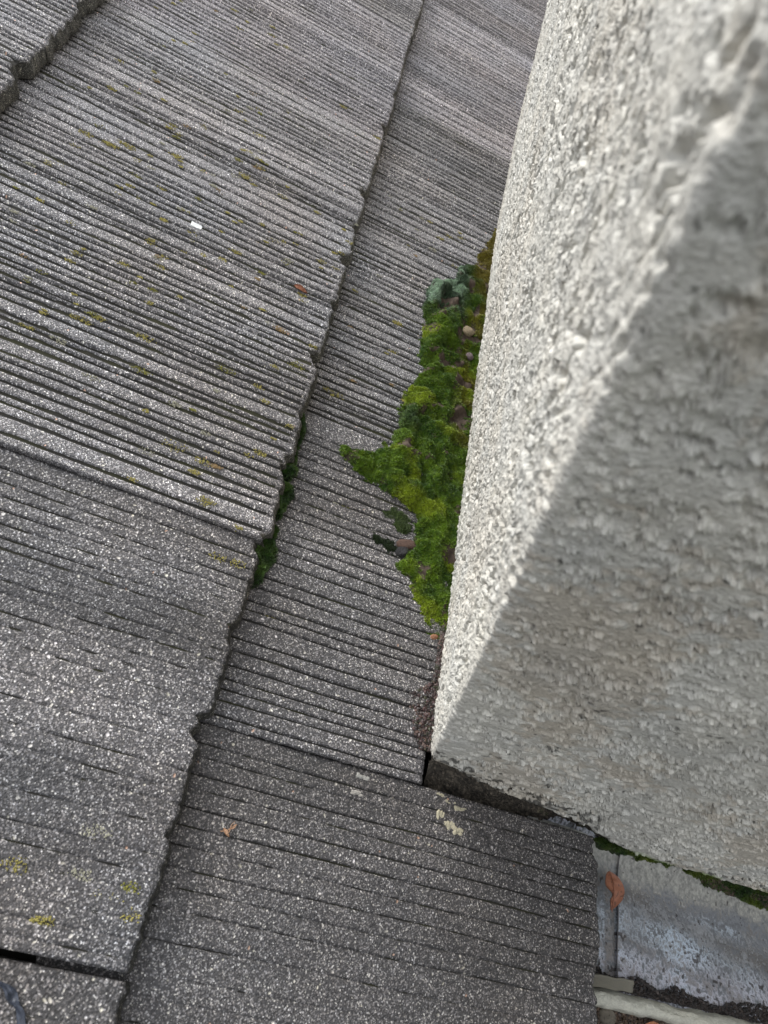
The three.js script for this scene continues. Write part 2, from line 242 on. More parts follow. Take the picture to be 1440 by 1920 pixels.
// ---------------------------------------------------------------- rendered chimney: rough coat over a masonry core
const PLAN = [[1.95, 0.33], [1.635, 0.3075], [1.355, 0.2905], [1.131, 0.2755], [0.916, 0.2605], [0.75, 0.256], [0.55, 0.2563], [0.3, 0.26], [0.149, 0.2615], [0.144, 0.35], [0.138, 0.5], [0.1365, 0.75], [0.136, 1.15]];   // [u, v] of the wall foot, far end to corner to the near side's end
const stucco = (() => {
  // path in plan (x, z) with a rounded corner
  const pts = PLAN.map(([u, v]) => new THREE.Vector2(v * CP, -u)), CORNER = 8, r = 0.004;
  const path = []; pts.forEach((p, i) => {
    if (i !== CORNER) { path.push(p); return; }
    const a = pts[i - 1].clone().sub(p).normalize(), b = pts[i + 1].clone().sub(p).normalize();
    for (let k = 0; k <= 6; k++) { const t = k / 6, A = p.clone().addScaledVector(a, r * (1 - t) ** 2), B = b.clone().multiplyScalar(r * t * t); path.push(A.add(B)); }
  });
  const len = [0]; for (let i = 1; i < path.length; i++) len.push(len[i - 1] + path[i].distanceTo(path[i - 1]));
  const sC = len[CORNER + 3];
  const sample = (s, out) => { let i = 1; while (i < path.length - 1 && len[i] < s) i++; const t = (s - len[i - 1]) / (len[i] - len[i - 1]), dx = path[i].x - path[i - 1].x, dz = path[i].y - path[i - 1].y, L = Math.hypot(dx, dz); out[0] = path[i - 1].x + dx * t; out[1] = path[i - 1].y + dz * t; out[2] = -dz / L; out[3] = dx / L; };
  const cols = []; { let s = 0; const end = len[len.length - 1]; while (s < end) { cols.push(s); const d = s - sC; s += d < -0.85 ? 0.004 : d < -0.42 ? 0.0019 : d < -0.22 ? 0.0011 : d < 0.22 ? 0.0008 : d < 0.42 ? 0.0011 : 0.006; } cols.push(end); }
  const N = cols.length, px = new Float32Array(N), pz = new Float32Array(N), nx = new Float32Array(N), nz = new Float32Array(N), o4 = [0, 0, 0, 0], raw = [];
  cols.forEach((s, i) => { sample(s, o4); raw.push([...o4]); });
  cols.forEach((s, i) => { let a = 0, b = 0; const w = Math.abs(s - sC) < 0.03 ? 4 : 1; for (let k = -w; k <= w; k++) { const q = raw[clamp(i + k, 0, N - 1)]; a += q[2]; b += q[3]; } const L = Math.hypot(a, b); px[i] = raw[i][0]; pz[i] = raw[i][1]; nx[i] = a / L; nz[i] = b / L; });
  const low = (i) => {
    const s = cols[i], v = px[i] / CP; let n = s < sC ? -0.02 : v < 0.30 ? mix(0.022, 0.013, (v - 0.26) / 0.04) : v < 0.41 ? mix(0.013, 0.001, (v - 0.30) / 0.11) : v < 0.47 ? mix(0.003, -0.033, (v - 0.41) / 0.06) : v < 0.60 ? mix(-0.033, -0.026, (v - 0.47) / 0.13) : -0.026;
    if (s < sC) n = mix(n, 0.020, step(-0.022, 0, s - sC));
    return -v * SP + n * CP + 0.0010 * vn(s * 160, 0, 91) + 0.0028 * vn(s * 45, 0, 92) * (s > sC ? 1 : 0.4);
  };
  const lo = cols.map((s, i) => low(i));
  const ys = []; { let y = 0; while (y < 0.56) { ys.push(y); y += y < 0.30 ? 0.00095 : y < 0.42 ? 0.0014 : 0.002; } for (let k = 1; k <= 16; k++) ys.push(0.56 + 0.4 * k / 16); }
  const beads = (s, y) => Math.min(0.6, grains(s / 0.0028, y / 0.0021, 87, 0.26 + 0.12 * vn(s / 0.05, y / 0.04, 78)) * 1.9) * step(0.14, -0.04, fbm(s / 0.020, y / 0.009, 86, 3)), stones = (s, y) => Math.min(0.5, grains(s / 0.0062, y / 0.0042, 77, 0.10) * 1.2);
  const relief = (s, y, d) => {                                      // d: distance past the corner, negative on the upslope face
    const B = step(-0.004, 0.006, d);
    const undul = 0.0016 * vn(s * 9, y * 8, 81) + 0.0006 * vn(s * 30, y * 26, 82);
    let a = 0, b = 0;
    if (B < 1) {
      a = 0.0009 * grains(s / 0.0020, y / 0.0022, 83, 0.75) + 0.0009 * grains(s / 0.0032, y / 0.0034, 90, 0.2) + 0.0012 * fbm(s / 0.0026, y / 0.0034, 84, 2);
      const pit = vn(s / 0.0029, y / 0.0046, 85) + 0.5 * vn(s / 0.022, y / 0.022, 80); if (pit > 0.36) a -= 0.0038 * step(0.36, 0.52, pit);
    }
    if (B > 0) {
      // floated flat in places, beaded in others, larger stones here and there
      const f = fbm(s / 0.020, y / 0.009, 86, 3), open = step(0.14, -0.04, f);
      const lumps = beads(s, y), big = stones(s, y), small = Math.min(0.5, grains(s / 0.0020, y / 0.0016, 88, 0.22) * 1.6) * (0.3 + 0.7 * open);
      b = 0.0030 * Math.min(f, 0.06) + 0.0034 * lumps + 0.0022 * big + 0.0010 * small + 0.0002 * fbm(s / 0.004, y / 0.0016, 79, 2);
      const pit = vn(s / 0.006, y / 0.003, 89); if (pit > 0.62) b -= 0.0030 * step(0.62, 0.78, pit);
    }
    return undul + mix(a, b, B) * mix(0.55, 1, step(0.003, 0.02, Math.abs(d)));
  };
  const geo = grid(N, ys.length, (i, j, o) => {
    const y = lo[i] + (j < ys.length - 16 ? ys[j] : mix(0.56, 0.98 - lo[i], (j - ys.length + 17) / 16)), s = cols[i], d = s - sC;
    let h = relief(s, y, d);
    if (ys[j] < 0.012) h *= 0.45 + 0.55 * ys[j] / 0.012;
    if (ys[j] < 0.006) h -= 0.005 * (1 - ys[j] / 0.006) ** 2 ;
    o[0] = px[i] + nx[i] * -h * -1; o[1] = y; o[2] = pz[i] + nz[i] * h;
  }, (i, j, o) => { const y = lo[i] + ys[j]; o[0] = cols[i] / 0.4; o[1] = y / 0.4; }, (i, j, o) => {
    const s = cols[i], y = lo[i] + ys[j], d = s - sC, B = step(-0.004, 0.008, d);
    let k = 1 + 0.10 * fbm(s * 14, y * 14, 95, 3), wr = 0;
    // brown grime in patches and washes over the near side
    const grime = (d > 0 ? 1 : 0.35) * step(0.0, 0.22, fbm(s * 14 + 3, y * 12, 96, 3) + 0.45 * fbm(s * 160, y * 220, 93, 2) + 0.10);
    k *= mix(1, 0.60, grime * 0.40); wr = 0.06 * grime;
    if (B > 0.5 && d < 0.6) { const st = Math.max(step(0.15, 0.45, beads(s, y)), step(0.1, 0.35, stones(s, y))) * (0.5 + 0.5 * vn(s / 0.004, y / 0.003, 76)); k *= 1 + 0.30 * st; wr *= 1 - 0.5 * st; }  // beads and stones paled on this face: aggregate tone plus painted sky highlights
    // black growth in specks along the foot of the near side
    const hgt = ys[j], foot = d > 0 ? step(0.05, 0.004, hgt - 0.012 * vn(s * 40, 1, 97)) : 0;
    const speck = step(0.22, 0.42, fbm(s / 0.0048, y / 0.004, 98, 2) * 1.3 + 0.62 * foot - 0.40 + 0.25 * vn(s * 30, y * 30, 99));
    k *= mix(1, 0.22, speck * (d > 0 ? 1 : 0));
    const g = d > 0.19 ? step(0.016, 0.003, hgt) * step(-0.2, 0.2, vn(s * 60, y * 60, 94)) : 0;   // green film at the very foot
    o[0] = k * (1 + wr) * mix(1, 0.45, g); o[1] = k * mix(1, 0.62, g); o[2] = k * (1 - wr) * mix(1, 0.25, g);
  });
  return { geo, px, pz, lo, cols, sC };
})();
const stuccoMaps = (() => {
  const S = 1024, col = new Uint8Array(S * S * 4), hg = new Uint8Array(S * S), c = 0.4 / S;
  const wrap = (f, x, y) => { const a = sm(clamp((x - S * 0.85) / (S * 0.15))), b = sm(clamp((y - S * 0.85) / (S * 0.15))); return mix(mix(f(x, y), f(x - S, y), a), mix(f(x, y - S), f(x - S, y - S), a), b); };
  for (let y = 0; y < S; y++) for (let x = 0; x < S; x++) {
    const k = y * S + x, h = wrap((p, q) => 0.45 * grains(p * c / 0.0015, q * c / 0.0015, 61, 0.55) + 0.4 * (fbm(p * c / 0.0011, q * c / 0.0011, 62, 2) + 0.5), x, y);
    hg[k] = 255 * clamp(h);
    const t = wrap((p, q) => vn(p * c / 0.0013, q * c / 0.0013, 64), x, y), m = wrap((p, q) => fbm(p * c / 0.03, q * c / 0.03, 65, 3), x, y);
    const b = 0.53 * (1 + 0.13 * t + 0.10 * m + 0.16 * (hash(x, y, 66) - 0.5));
    col[k * 4] = toByte(b * (1.02 + 0.02 * m)); col[k * 4 + 1] = toByte(b * 0.995); col[k * 4 + 2] = toByte(b * (0.90 - 0.03 * m)); col[k * 4 + 3] = 255;
  }
  return { map: texture(col, S, S, THREE.RGBAFormat, true), bump: texture(hg, S, S, THREE.RedFormat) };
})();
M.stucco = new THREE.MeshStandardMaterial({ map: stuccoMaps.map, bumpMap: stuccoMaps.bump, bumpScale: 0.0008, roughness: 0.6, vertexColors: true, side: THREE.DoubleSide });
M.core = new THREE.MeshStandardMaterial({ map: stuccoMaps.map, bumpMap: stuccoMaps.bump, bumpScale: 0.002, roughness: 0.9, color: new THREE.Color().setRGB(0.24, 0.22, 0.20) });
{
  const t = thing('chimney_wall', 'pale rough rendered chimney wall rising through the roof tiles at right', 'wall', null);
  piece('render_coat', stucco.geo, M.stucco, t);
  const sh = new THREE.Shape(), inset = 0.0045, q = PLAN.map(([u, v]) => [v * CP, u]);
  q.forEach(([x, u], i) => { const X = x + (i <= 8 ? inset : 0), U = u + (i >= 8 ? inset : 0); i ? sh.lineTo(X, U) : sh.moveTo(X, U); });
  sh.lineTo(1.15 * CP, 1.95); sh.closePath();
  const g = new THREE.ExtrudeGeometry(sh, { depth: 1.75, bevelEnabled: false }); g.rotateX(-Math.PI / 2); g.translate(0, -0.8, 0);
  const uv = g.attributes.uv; for (let i = 0; i < uv.count; i++) uv.setXY(i, uv.getX(i) / 0.4, uv.getY(i) / 0.4);
  piece('masonry_core', g, M.core, t);
  {
    const nx = 320, ny = 46;
    const P = (i, j, o) => { const v = 0.2615 + 0.225 * i / (nx - 1), u = mix(0.149, 0.138, clamp((v - 0.2615) / 0.24)) + 0.0030, n = -0.026 + 0.062 * j / (ny - 1), x = v * CP, y = -v * SP + n * CP; o[0] = x; o[1] = y; o[2] = -u + 0.0016 * grains(x / 0.005, y / 0.0045, 141, 0.6) + 0.0022 * fbm(x / 0.012, y / 0.012, 142, 3) + 0.001 + 0.016 * Math.pow(clamp(1 - j / 24), 1.6) * step(0.40, 0.36, v); };
    const g = grid(nx, ny, P, (i, j, o) => { o[0] = i * 0.0007 / 0.4; o[1] = j * 0.0014 / 0.4; }, (i, j, o) => { const a = fbm(i / 9, j / 5, 143, 3), k = 0.40 + 0.5 * a + 0.5 * step(0.3, 0.5, vn(i / 2.2, j / 1.6, 144)), gr = step(0.55, 0.95, i / nx + 0.5 * a); o[0] = k * mix(1, 0.55, gr); o[1] = k * mix(0.93, 0.8, gr); o[2] = k * mix(0.85, 0.3, gr); });
    const m = M.core.clone(); m.vertexColors = true; piece('mortar_band', g, m, t);
  }
  const cap = new THREE.BoxGeometry(1.15 * CP - 0.18, 0.07, 1.9); cap.translate((1.15 * CP + 0.24) / 2, 0.985, -1.03); piece('coping', cap, M.core, t);
}

// ---------------------------------------------------------------- sheet metal flashing beside the wall
const flashMap = (() => {
  const w = 1024, h = 512, d = new Uint8Array(w * h * 4), V0 = 0.30, VL = 0.4, UL = 0.14;
  const hg = new Uint8Array(w * h);
  for (let y = 0; y < h; y++) for (let x = 0; x < w; x++) {
    const v = V0 + VL * x / w, u = UL * y / h, k = (y * w + x) * 4, mm = 1000;
    const big = fbm(v * 22, u * 34 + v * 6, 201, 4), mid = fbm(v * 110, u * 120, 202, 4), fine = fbm(v * 520, u * 460, 203, 3), f = hash(x, y, 204) - 0.5;
    const L = v < 0.4735, q = u + (L ? 0 : (v - 0.52) * 0.16);           // bands slant a little on the right sheet
    let c = L ? [0.22, 0.235, 0.25] : [0.21, 0.22, 0.235];
    const bloom = step(-0.14, 0.30,  big * 0.7 + mid * 0.6 + fine * 1.0 + 0.35 * f + (L ? 0.08 : 0.12) - 1.0 * step(0.096, 0.116, u));
    c = c.map((a, m) => mix(a, [0.56, 0.65, 0.75][m], bloom * 0.95));
    const lil = step(0.078, 0.052, u + 0.014 * mid); c = c.map((a, m) => mix(a, [0.55, 0.53, 0.60][m], lil * 0.65 * step(-0.3, 0.35, mid + fine + 0.2)));
    const streak = Math.exp(-(((q - 0.098) / 0.0085) ** 2)) * (L ? 0.15 : 1), low = Math.exp(-(((q - 0.064 + 0.010 * mid) / 0.004) ** 2)) * 0.5;
    const brown = step(0.0, 0.6, mid * 0.7 + fine * 1.1 + 0.4 * f + 0.55 * streak + low * 0.8 + 0.05);
    c = c.map((a, m) => mix(a, [0.135, 0.12, 0.105][m], brown * 0.8));
    const tan = step(0.108, 0.122, u + 0.007 * mid + 0.003 * fine - (L ? 0.006 : 0)); c = c.map((a, m) => mix(a, [0.31, 0.305, 0.275][m] * (1 + 0.22 * fine + 0.14 * mid), tan * 0.88));
    const lap = L ? step(0.4615, 0.4635, v + 0.0012 * mid) * step(0.118, 0.108, u) : 0; c = c.map((a, m) => mix(a, [0.19, 0.175, 0.16][m], lap * 0.75 * step(-0.35, 0.2, mid + fine + 0.2)));  // darker band by the lap: brown stain plus painted lap shadow
    const spot = step(0.40, 0.52, vn(v * 230, u * 230, 206) * 0.50 + 0.42 * vn(v * 560, u * 560, 207) + 0.26 * step(0.08, 0.035, u) - 0.10); c = c.map((a, m) => mix(a, [0.05, 0.042, 0.04][m], spot * 0.85));
    for (let m = 0; m < 3; m++) d[k + m] = toByte(c[m] * (1 + 0.45 * fine + 0.25 * f + 0.2 * mid)); d[k + 3] = 255;
    hg[y * w + x] = 255 * clamp(0.45 + 0.3 * mid + 0.25 * fine + 0.25 * bloom);
  }
  return [texture(d, w, h, THREE.RGBAFormat, true), texture(hg, w, h, THREE.RedFormat)];
})();
M.zinc = new THREE.MeshStandardMaterial({ map: flashMap[0], bumpMap: flashMap[1], bumpScale: 0.0009, roughness: 0.5, metalness: 0.2 });
M.rim = new THREE.MeshStandardMaterial({ map: stuccoMaps.map, bumpMap: stuccoMaps.bump, bumpScale: 0.0006, roughness: 0.7, color: new THREE.Color().setRGB(0.95, 0.96, 0.9) });
M.strip = new THREE.MeshStandardMaterial({ map: stuccoMaps.map, bumpMap: stuccoMaps.bump, bumpScale: 0.0005, roughness: 0.7, color: new THREE.Color().setRGB(0.50, 0.48, 0.42) });
const PROF = [[0.152, -0.014], [0.1445, -0.0195], [0.139, -0.0235], [0.132, -0.0265], [0.122, -0.0288], [0.108, -0.0302], [0.09, -0.0308], [0.07, -0.0311], [0.05, -0.0312], [0.037, -0.0308], [0.030, -0.0298], [0.022, -0.031]];
{
  const t = lay(thing('metal_flashing', 'weathered whitish zinc flashing tray between chimney wall and tile edge', 'flashing', null));
  const sheet = (v0, v1, up, seed) => {
    const P = new THREE.CatmullRomCurve3(PROF.map(([u, n]) => new THREE.Vector3(u, n, 0))).getPoints(60), nv = Math.round((v1 - v0) / 0.004) + 1, np = P.length, th = 0.0012;
    const f = (i, j, o, dn) => { const p = P[j], v = v0 + (v1 - v0) * i / (nv - 1); o[0] = v; o[1] = p.y + up + dn + 0.013 * step(0.452, 0.415, v) * step(0.112, 0.132, p.x) + 0.0011 * vn(v * 13, p.x * 22, seed) + 0.0004 * vn(v * 60, p.x * 70, seed + 1); o[2] = -p.x; };
    const uvf = (i, j, o) => { o[0] = (v0 + (v1 - v0) * i / (nv - 1) - 0.30) / 0.4; o[1] = P[j].x / 0.14; };
    const a = grid(nv, np, (i, j, o) => f(i, j, o, 0), uvf), b = grid(nv, np, (i, j, o) => f(i, j, o, -th), uvf);
    // the cut end that shows at the lap
    const c = grid(2, np, (i, j, o) => f(0, j, o, i ? -th : 0.0), (i, j, o) => { o[0] = 0.9; o[1] = 0.3; });
    return mergeGeometries([a, b, c]);
  };
  piece('lower_sheet', sheet(0.365, 0.60, -0.0016, 301), M.zinc, t);
  piece('upper_sheet', sheet(0.4735, 1.15, 0.0012, 311), M.zinc, t);
  // folded pale rim along the open side
  const nv = 260, ring = [[0.0335, -0.0305], [0.0318, -0.0245], [0.0295, -0.0208], [0.0262, -0.0195], [0.0228, -0.0205], [0.0205, -0.024], [0.0198, -0.034]];
  const P = new THREE.CatmullRomCurve3(ring.map(([u, n]) => new THREE.Vector3(u, n, 0))).getPoints(24);
  piece('rim', grid(nv, P.length, (i, j, o) => { const v = 0.405 + 0.745 * i / (nv - 1); o[0] = v; o[1] = P[j].y + 0.0008 * vn(v * 70, j * 0.2, 321) + 0.0006 * vn(v * 210, j * 0.3, 323); o[2] = -(P[j].x + 0.0013 * vn(v * 26, 0, 322) + 0.0011 * vn(v * 120, j * 0.25, 324) + 0.006 * (v - 0.44) * 0.6); }, (i, j, o) => { o[0] = (0.4 + 0.75 * i / nv) / 0.4; o[1] = j * 0.004; }), M.rim, t);
  const sg = new THREE.BoxGeometry(0.052, 0.0022, 0.0085, 26, 1, 4), p = sg.attributes.position; for (let i = 0; i < p.count; i++) p.setXYZ(i, p.getX(i) + 0.0006 * vn(p.getZ(i) * 500, 0, 3), p.getY(i) + 0.0005 * vn(p.getX(i) * 120, p.getZ(i) * 200, 2), p.getZ(i) + 0.0006 * vn(p.getX(i) * 130, 1, 4)); sg.computeVertexNormals();
  const st = piece('clip_strip', sg, M.strip, t); st.position.set(0.452, -0.0185, -0.0375); st.rotation.set(0.25, 0.04, -0.02);
}

// ---------------------------------------------------------------- moss
const shoot = (() => {                                              // one moss shoot: a star of small pointed leaves
  const pos = [], idx = []; const R = rng(5);
  for (let k = 0; k < 7; k++) {
    const inner = k > 4, a = k * 2.4 + R() * 0.4, l = inner ? 0.6 : 0.9 + 0.3 * R(), up = inner ? 1.0 : 0.55 + 0.35 * R(), w = 0.17, c = Math.cos(a), s = Math.sin(a), b = pos.length / 3;
    pos.push(0, -0.4, 0, c * l * 0.5 - s * w, up * 0.62, s * l * 0.5 + c * w, c * l * 0.5 + s * w, up * 0.62, s * l * 0.5 - c * w, c * l, up, s * l);
    idx.push(b, b + 1, b + 2, b + 1, b + 3, b + 2);
  }
  const g = new THREE.BufferGeometry(); g.setAttribute('position', new THREE.Float32BufferAttribute(pos, 3)); g.setIndex(idx); g.computeVertexNormals(); return g;
})();
M.moss = new THREE.MeshStandardMaterial({ color: 0xffffff, roughness: 0.5, side: THREE.DoubleSide });
M.cushion = new THREE.MeshStandardMaterial({ roughness: 0.95, vertexColors: true });
const GREEN = [0.10, 0.175, 0.008], DEEP = [0.022, 0.065, 0.006], LIME = [0.21, 0.275, 0.012], OLIVE = [0.15, 0.125, 0.012], BROWN = [0.06, 0.042, 0.03], BLUE = [0.05, 0.085, 0.045], PALE = [0.26, 0.36, 0.25], DARK = [0.012, 0.018, 0.006];
const lerp3 = (a, b, t) => [mix(a[0], b[0], t), mix(a[1], b[1], t), mix(a[2], b[2], t)];
function segDist(p, q, u, v) { const dx = q[0] - p[0], dy = q[1] - p[1], t = clamp(((u - p[0]) * dx + (v - p[1]) * dy) / (dx * dx + dy * dy)); return Math.hypot(u - p[0] - dx * t, v - p[1] - dy * t); }
function inside(poly, u, v) { let r = false; for (let i = 0, j = poly.length - 1; i < poly.length; j = i++) { const [a, b] = poly[i], [c, d] = poly[j]; if ((b > v) !== (d > v) && u < (c - a) * (v - b) / (d - b) + a) r = !r; } return r; }
/* a cushion over a polygon of (u, v) points: closed edges 0..edges slope down to the tiles, the rest stand against a wall */
function mossOn(parent, { poly, edges = poly.length, top, shoulder, base, tint, bare, count, size, seed, cell = 0.0014, lumpy = 1, wb = 1, rough = 0.0022 }) {
  let a = 9, b = -9, c = 9, d = -9; for (const [u, v] of poly) { a = Math.min(a, u); b = Math.max(b, u); c = Math.min(c, v); d = Math.max(d, v); }
  a -= 0.004; b += 0.004; c -= 0.004; d += 0.004;
  const wob = (u, v) => [u + wb * 0.0042 * vn(u * 130, v * 130, seed) + wb * 0.0024 * vn(u * 420, v * 420, seed + 2), v + wb * 0.0042 * vn(u * 130, v * 130, seed + 1) + wb * 0.0024 * vn(u * 420, v * 420, seed + 3)];
  const height = (u, v) => {
    const [x, y] = wob(u, v), ins = inside(poly, x, y); let e = 9; for (let i = 0; i < edges; i++) e = Math.min(e, segDist(poly[i], poly[(i + 1) % poly.length], x, y));
    if (!ins) return -Math.min(e, 0.006) - 0.0012;
    const k = Math.sqrt(clamp(1 - (1 - Math.min(1, e / shoulder)) ** 2)), H = typeof top === 'function' ? top(u, v) : top;
    return H * k * (0.72 + lumpy * (0.42 * vn(u * 75, v * 75, seed + 5) + 0.26 * vn(u * 170, v * 170, seed + 6))) + rough * 0.5 * fbm(u * 520, v * 520, seed + 8, 2) * k;
  };
  const nu = Math.ceil((b - a) / cell), nv = Math.ceil((d - c) / cell);
  const g = grid(nv + 1, nu + 1, (i, j, o) => { const u = a + cell * j, v = c + cell * i, h = height(u, v); o[0] = v; o[1] = base(u, v) + (h < 0 ? Math.max(-0.006, h) : h * 0.9); o[2] = -u; }, null, (i, j, o) => { const u = a + cell * j, v = c + cell * i, br = bare ? bare(u, v) : 0, t = tint(u, v, 0.4), q = lerp3([t[0] * 0.55, t[1] * 0.5, t[2] * 0.6], BROWN, clamp(br)), f = 1 + 0.5 * vn(u * 700, v * 700, seed + 9); o[0] = q[0] * f; o[1] = q[1] * f; o[2] = q[2] * f; });
  // keep only the faces that reach above the surface they grow on
  const ix = g.index.array, keep = []; const hs = new Float32Array((nv + 1) * (nu + 1)); for (let j = 0; j <= nu; j++) for (let i = 0; i <= nv; i++) hs[j * (nv + 1) + i] = height(a + cell * j, c + cell * i);
  for (let i = 0; i < ix.length; i += 3) if (hs[ix[i]] > -0.004 || hs[ix[i + 1]] > -0.004 || hs[ix[i + 2]] > -0.004) keep.push(ix[i], ix[i + 1], ix[i + 2]);
  g.setIndex(keep); piece('cushion', g, M.cushion, parent);
  const R = rng(seed * 31 + 7), spots = []; let tries = 0;
  while (spots.length < count && tries++ < count * 30) {
    const u = a + (b - a) * R(), v = c + (d - c) * R(), h = height(u, v); if (h < 0.0002) continue;
    const br = bare ? bare(u, v) : 0; if (R() < br) continue; spots.push([u, v, h]);
  }
  const im = new THREE.InstancedMesh(shoot, M.moss, spots.length), m4 = new THREE.Matrix4(), q = new THREE.Quaternion(), P = new THREE.Vector3(), S = new THREE.Vector3(), up = new THREE.Vector3(0, 1, 0), nrm = new THREE.Vector3(), tw = new THREE.Quaternion(), col = new THREE.Color();
  spots.forEach(([u, v, h], i) => {
    const e = 0.0012, gv = (height(u, v + e) - height(u, v - e)) / (2 * e), gu = (height(u + e, v) - height(u - e, v)) / (2 * e);
    nrm.set(-clamp(gv, -1.5, 1.5) + 0.7 * (R() - 0.5), 1, clamp(gu, -1.5, 1.5) + 0.7 * (R() - 0.5)).normalize();
    q.setFromUnitVectors(up, nrm).multiply(tw.setFromAxisAngle(up, R() * 6.28));
    const s = size * (0.6 + 0.8 * R()); S.set(s, s * (0.8 + 0.5 * R()), s); P.set(v, base(u, v) + h * 0.9, -u); im.setMatrixAt(i, m4.compose(P, q, S));
    const t = tint(u, v, R()), k = 0.6 + 0.9 * R(); im.setColorAt(i, col.setRGB(t[0] * k, t[1] * k, t[2] * k));
  });
  im.name = 'moss_shoots'; im.userData.kind = 'stuff'; im.castShadow = im.receiveShadow = true; parent.add(im);
}
const near = (u, v, a, b, r) => Math.exp(-(((u - a) ** 2 + (v - b) ** 2) / (r * r)));
{
  const t = lay(thing('moss_bank', 'bright green moss bank grown along the foot of the pale wall', 'moss'));
  const left = [[0.86, 0.262], [0.80, 0.247], [0.755, 0.236], [0.735, 0.219], [0.71, 0.213], [0.692, 0.205], [0.684, 0.185], [0.655, 0.180], [0.61, 0.184], [0.575, 0.187], [0.545, 0.194], [0.525, 0.190], [0.5, 0.181], [0.472, 0.182], [0.452, 0.180], [0.43, 0.175], [0.418, 0.163], [0.412, 0.148], [0.402, 0.130], [0.394, 0.134], [0.385, 0.150], [0.378, 0.178], [0.372, 0.2], [0.365, 0.214], [0.345, 0.214], [0.323, 0.214], [0.312, 0.206], [0.305, 0.205], [0.298, 0.215], [0.288, 0.224], [0.268, 0.236], [0.252, 0.246], [0.246, 0.258]];
  const poly = [...left, [0.246, 0.285], [0.86, 0.29]];
  mossOn(t, {
    poly, edges: left.length - 1, shoulder: 0.016, lumpy: 1.1, seed: 401, count: 85000, size: 0.00145,
    top: (u, v) => 0.017 * mix(0.55, 1, step(0.25, 0.4, u)) * mix(1, 0.65, step(0.22, 0.25, v)) + 0.006 * near(u, v, 0.668, 0.195, 0.02) + 0.004 * near(u, v, 0.43, 0.186, 0.012) - 0.010 * near(u, v, 0.692, 0.228, 0.008) - 0.010 * near(u, v, 0.632, 0.232, 0.014),
    base: (u, v) => skin(u, v) - 0.0005,
    bare: (u, v) => 0.95 * near(u, v, 0.425, 0.196, 0.011) + 0.95 * near(u, v, 0.648, 0.208, 0.013) + 0.9 * near(u, v, 0.56, 0.212, 0.012) + 0.95 * near(u, v, 0.632, 0.232, 0.014) + near(u, v, 0.692, 0.228, 0.008) + 0.95 * near(u, v, 0.335, 0.247, 0.009) + 0.7 * near(u, v, 0.49, 0.235, 0.02) + 0.8 * near(u, v, 0.265, 0.246, 0.010) + 0.85 * step(0.36, 0.58, fbm(u * 70, v * 70, 433, 3) + 0.22) + 0.45 * step(0.222, 0.24, v) * step(-0.1, 0.4, vn(u * 90, v * 90, 434)),
    tint: (u, v, r) => {
      let c = lerp3(DEEP, GREEN, clamp(0.55 + 0.9 * fbm(u * 55, v * 55, 421, 3) + 0.35 * (r - 0.5)));
      c = lerp3(c, LIME, clamp(0.9 * step(0.02, 0.4, fbm(u * 40 + 9, v * 40, 422, 3)) + 0.35 * step(0.75, 1, r)));
      c = lerp3(c, OLIVE, clamp(0.8 * step(0.225, 0.245, v) * step(0.4, 0.5, u) * step(-0.25, 0.3, vn(u * 60, v * 60, 423))));
      const hi = step(0.625, 0.65, u + 0.008 * vn(u * 100, v * 100, 424)); c = lerp3(c, lerp3(BLUE, PALE, step(0.1, 0.7, vn(u * 120, v * 140, 425) + 0.9 * near(u, v, 0.68, 0.195, 0.016))), hi * step(0.235, 0.215, v));
      c = lerp3(c, OLIVE, step(0.70, 0.73, u) * step(0.225, 0.24, v));
      c = lerp3(c, BLUE, 0.7 * near(u, v, 0.468, 0.188, 0.012));
      return c;
    },
  });
}
// moss packed in under the step between the middle and lower courses
{
  const t = lay(thing('moss_seam', 'dark green moss packed under the stepped tile edge left of the bright moss bank', 'moss'));
  const runs = [[[0.430, 0.080], [0.415, 0.0915], [0.402, 0.0925], [0.39, 0.0905], [0.38, 0.0935], [0.366, 0.0935], [0.352, 0.0975], [0.346, 0.090], [0.36, 0.078], [0.4, 0.076]], [[0.345, 0.082], [0.342, 0.099], [0.334, 0.102], [0.324, 0.0955], [0.312, 0.0945], [0.308, 0.088], [0.33, 0.078]], [[0.300, 0.083], [0.298, 0.096], [0.288, 0.097], [0.278, 0.1005], [0.262, 0.0995], [0.250, 0.095], [0.243, 0.090], [0.25, 0.080], [0.28, 0.077]], [[0.482, 0.076], [0.478, 0.086], [0.468, 0.0885], [0.463, 0.080]]];
  runs.forEach((poly, i) => mossOn(t, { poly, shoulder: 0.006, top: [0.015, 0.013, 0.010, 0.012][i], base: (u, v) => topN(2, u, v), count: [1500, 1300, 1200, 300][i], size: 0.0017, seed: 441 + i * 13, cell: 0.001, wb: 0.6, tint: (u, v, r) => lerp3(lerp3(DARK, DEEP, r), lerp3(GREEN, BLUE, 0.4), clamp(0.25 + 0.9 * fbm(u * 130, v * 130, 445, 2))) }));
}
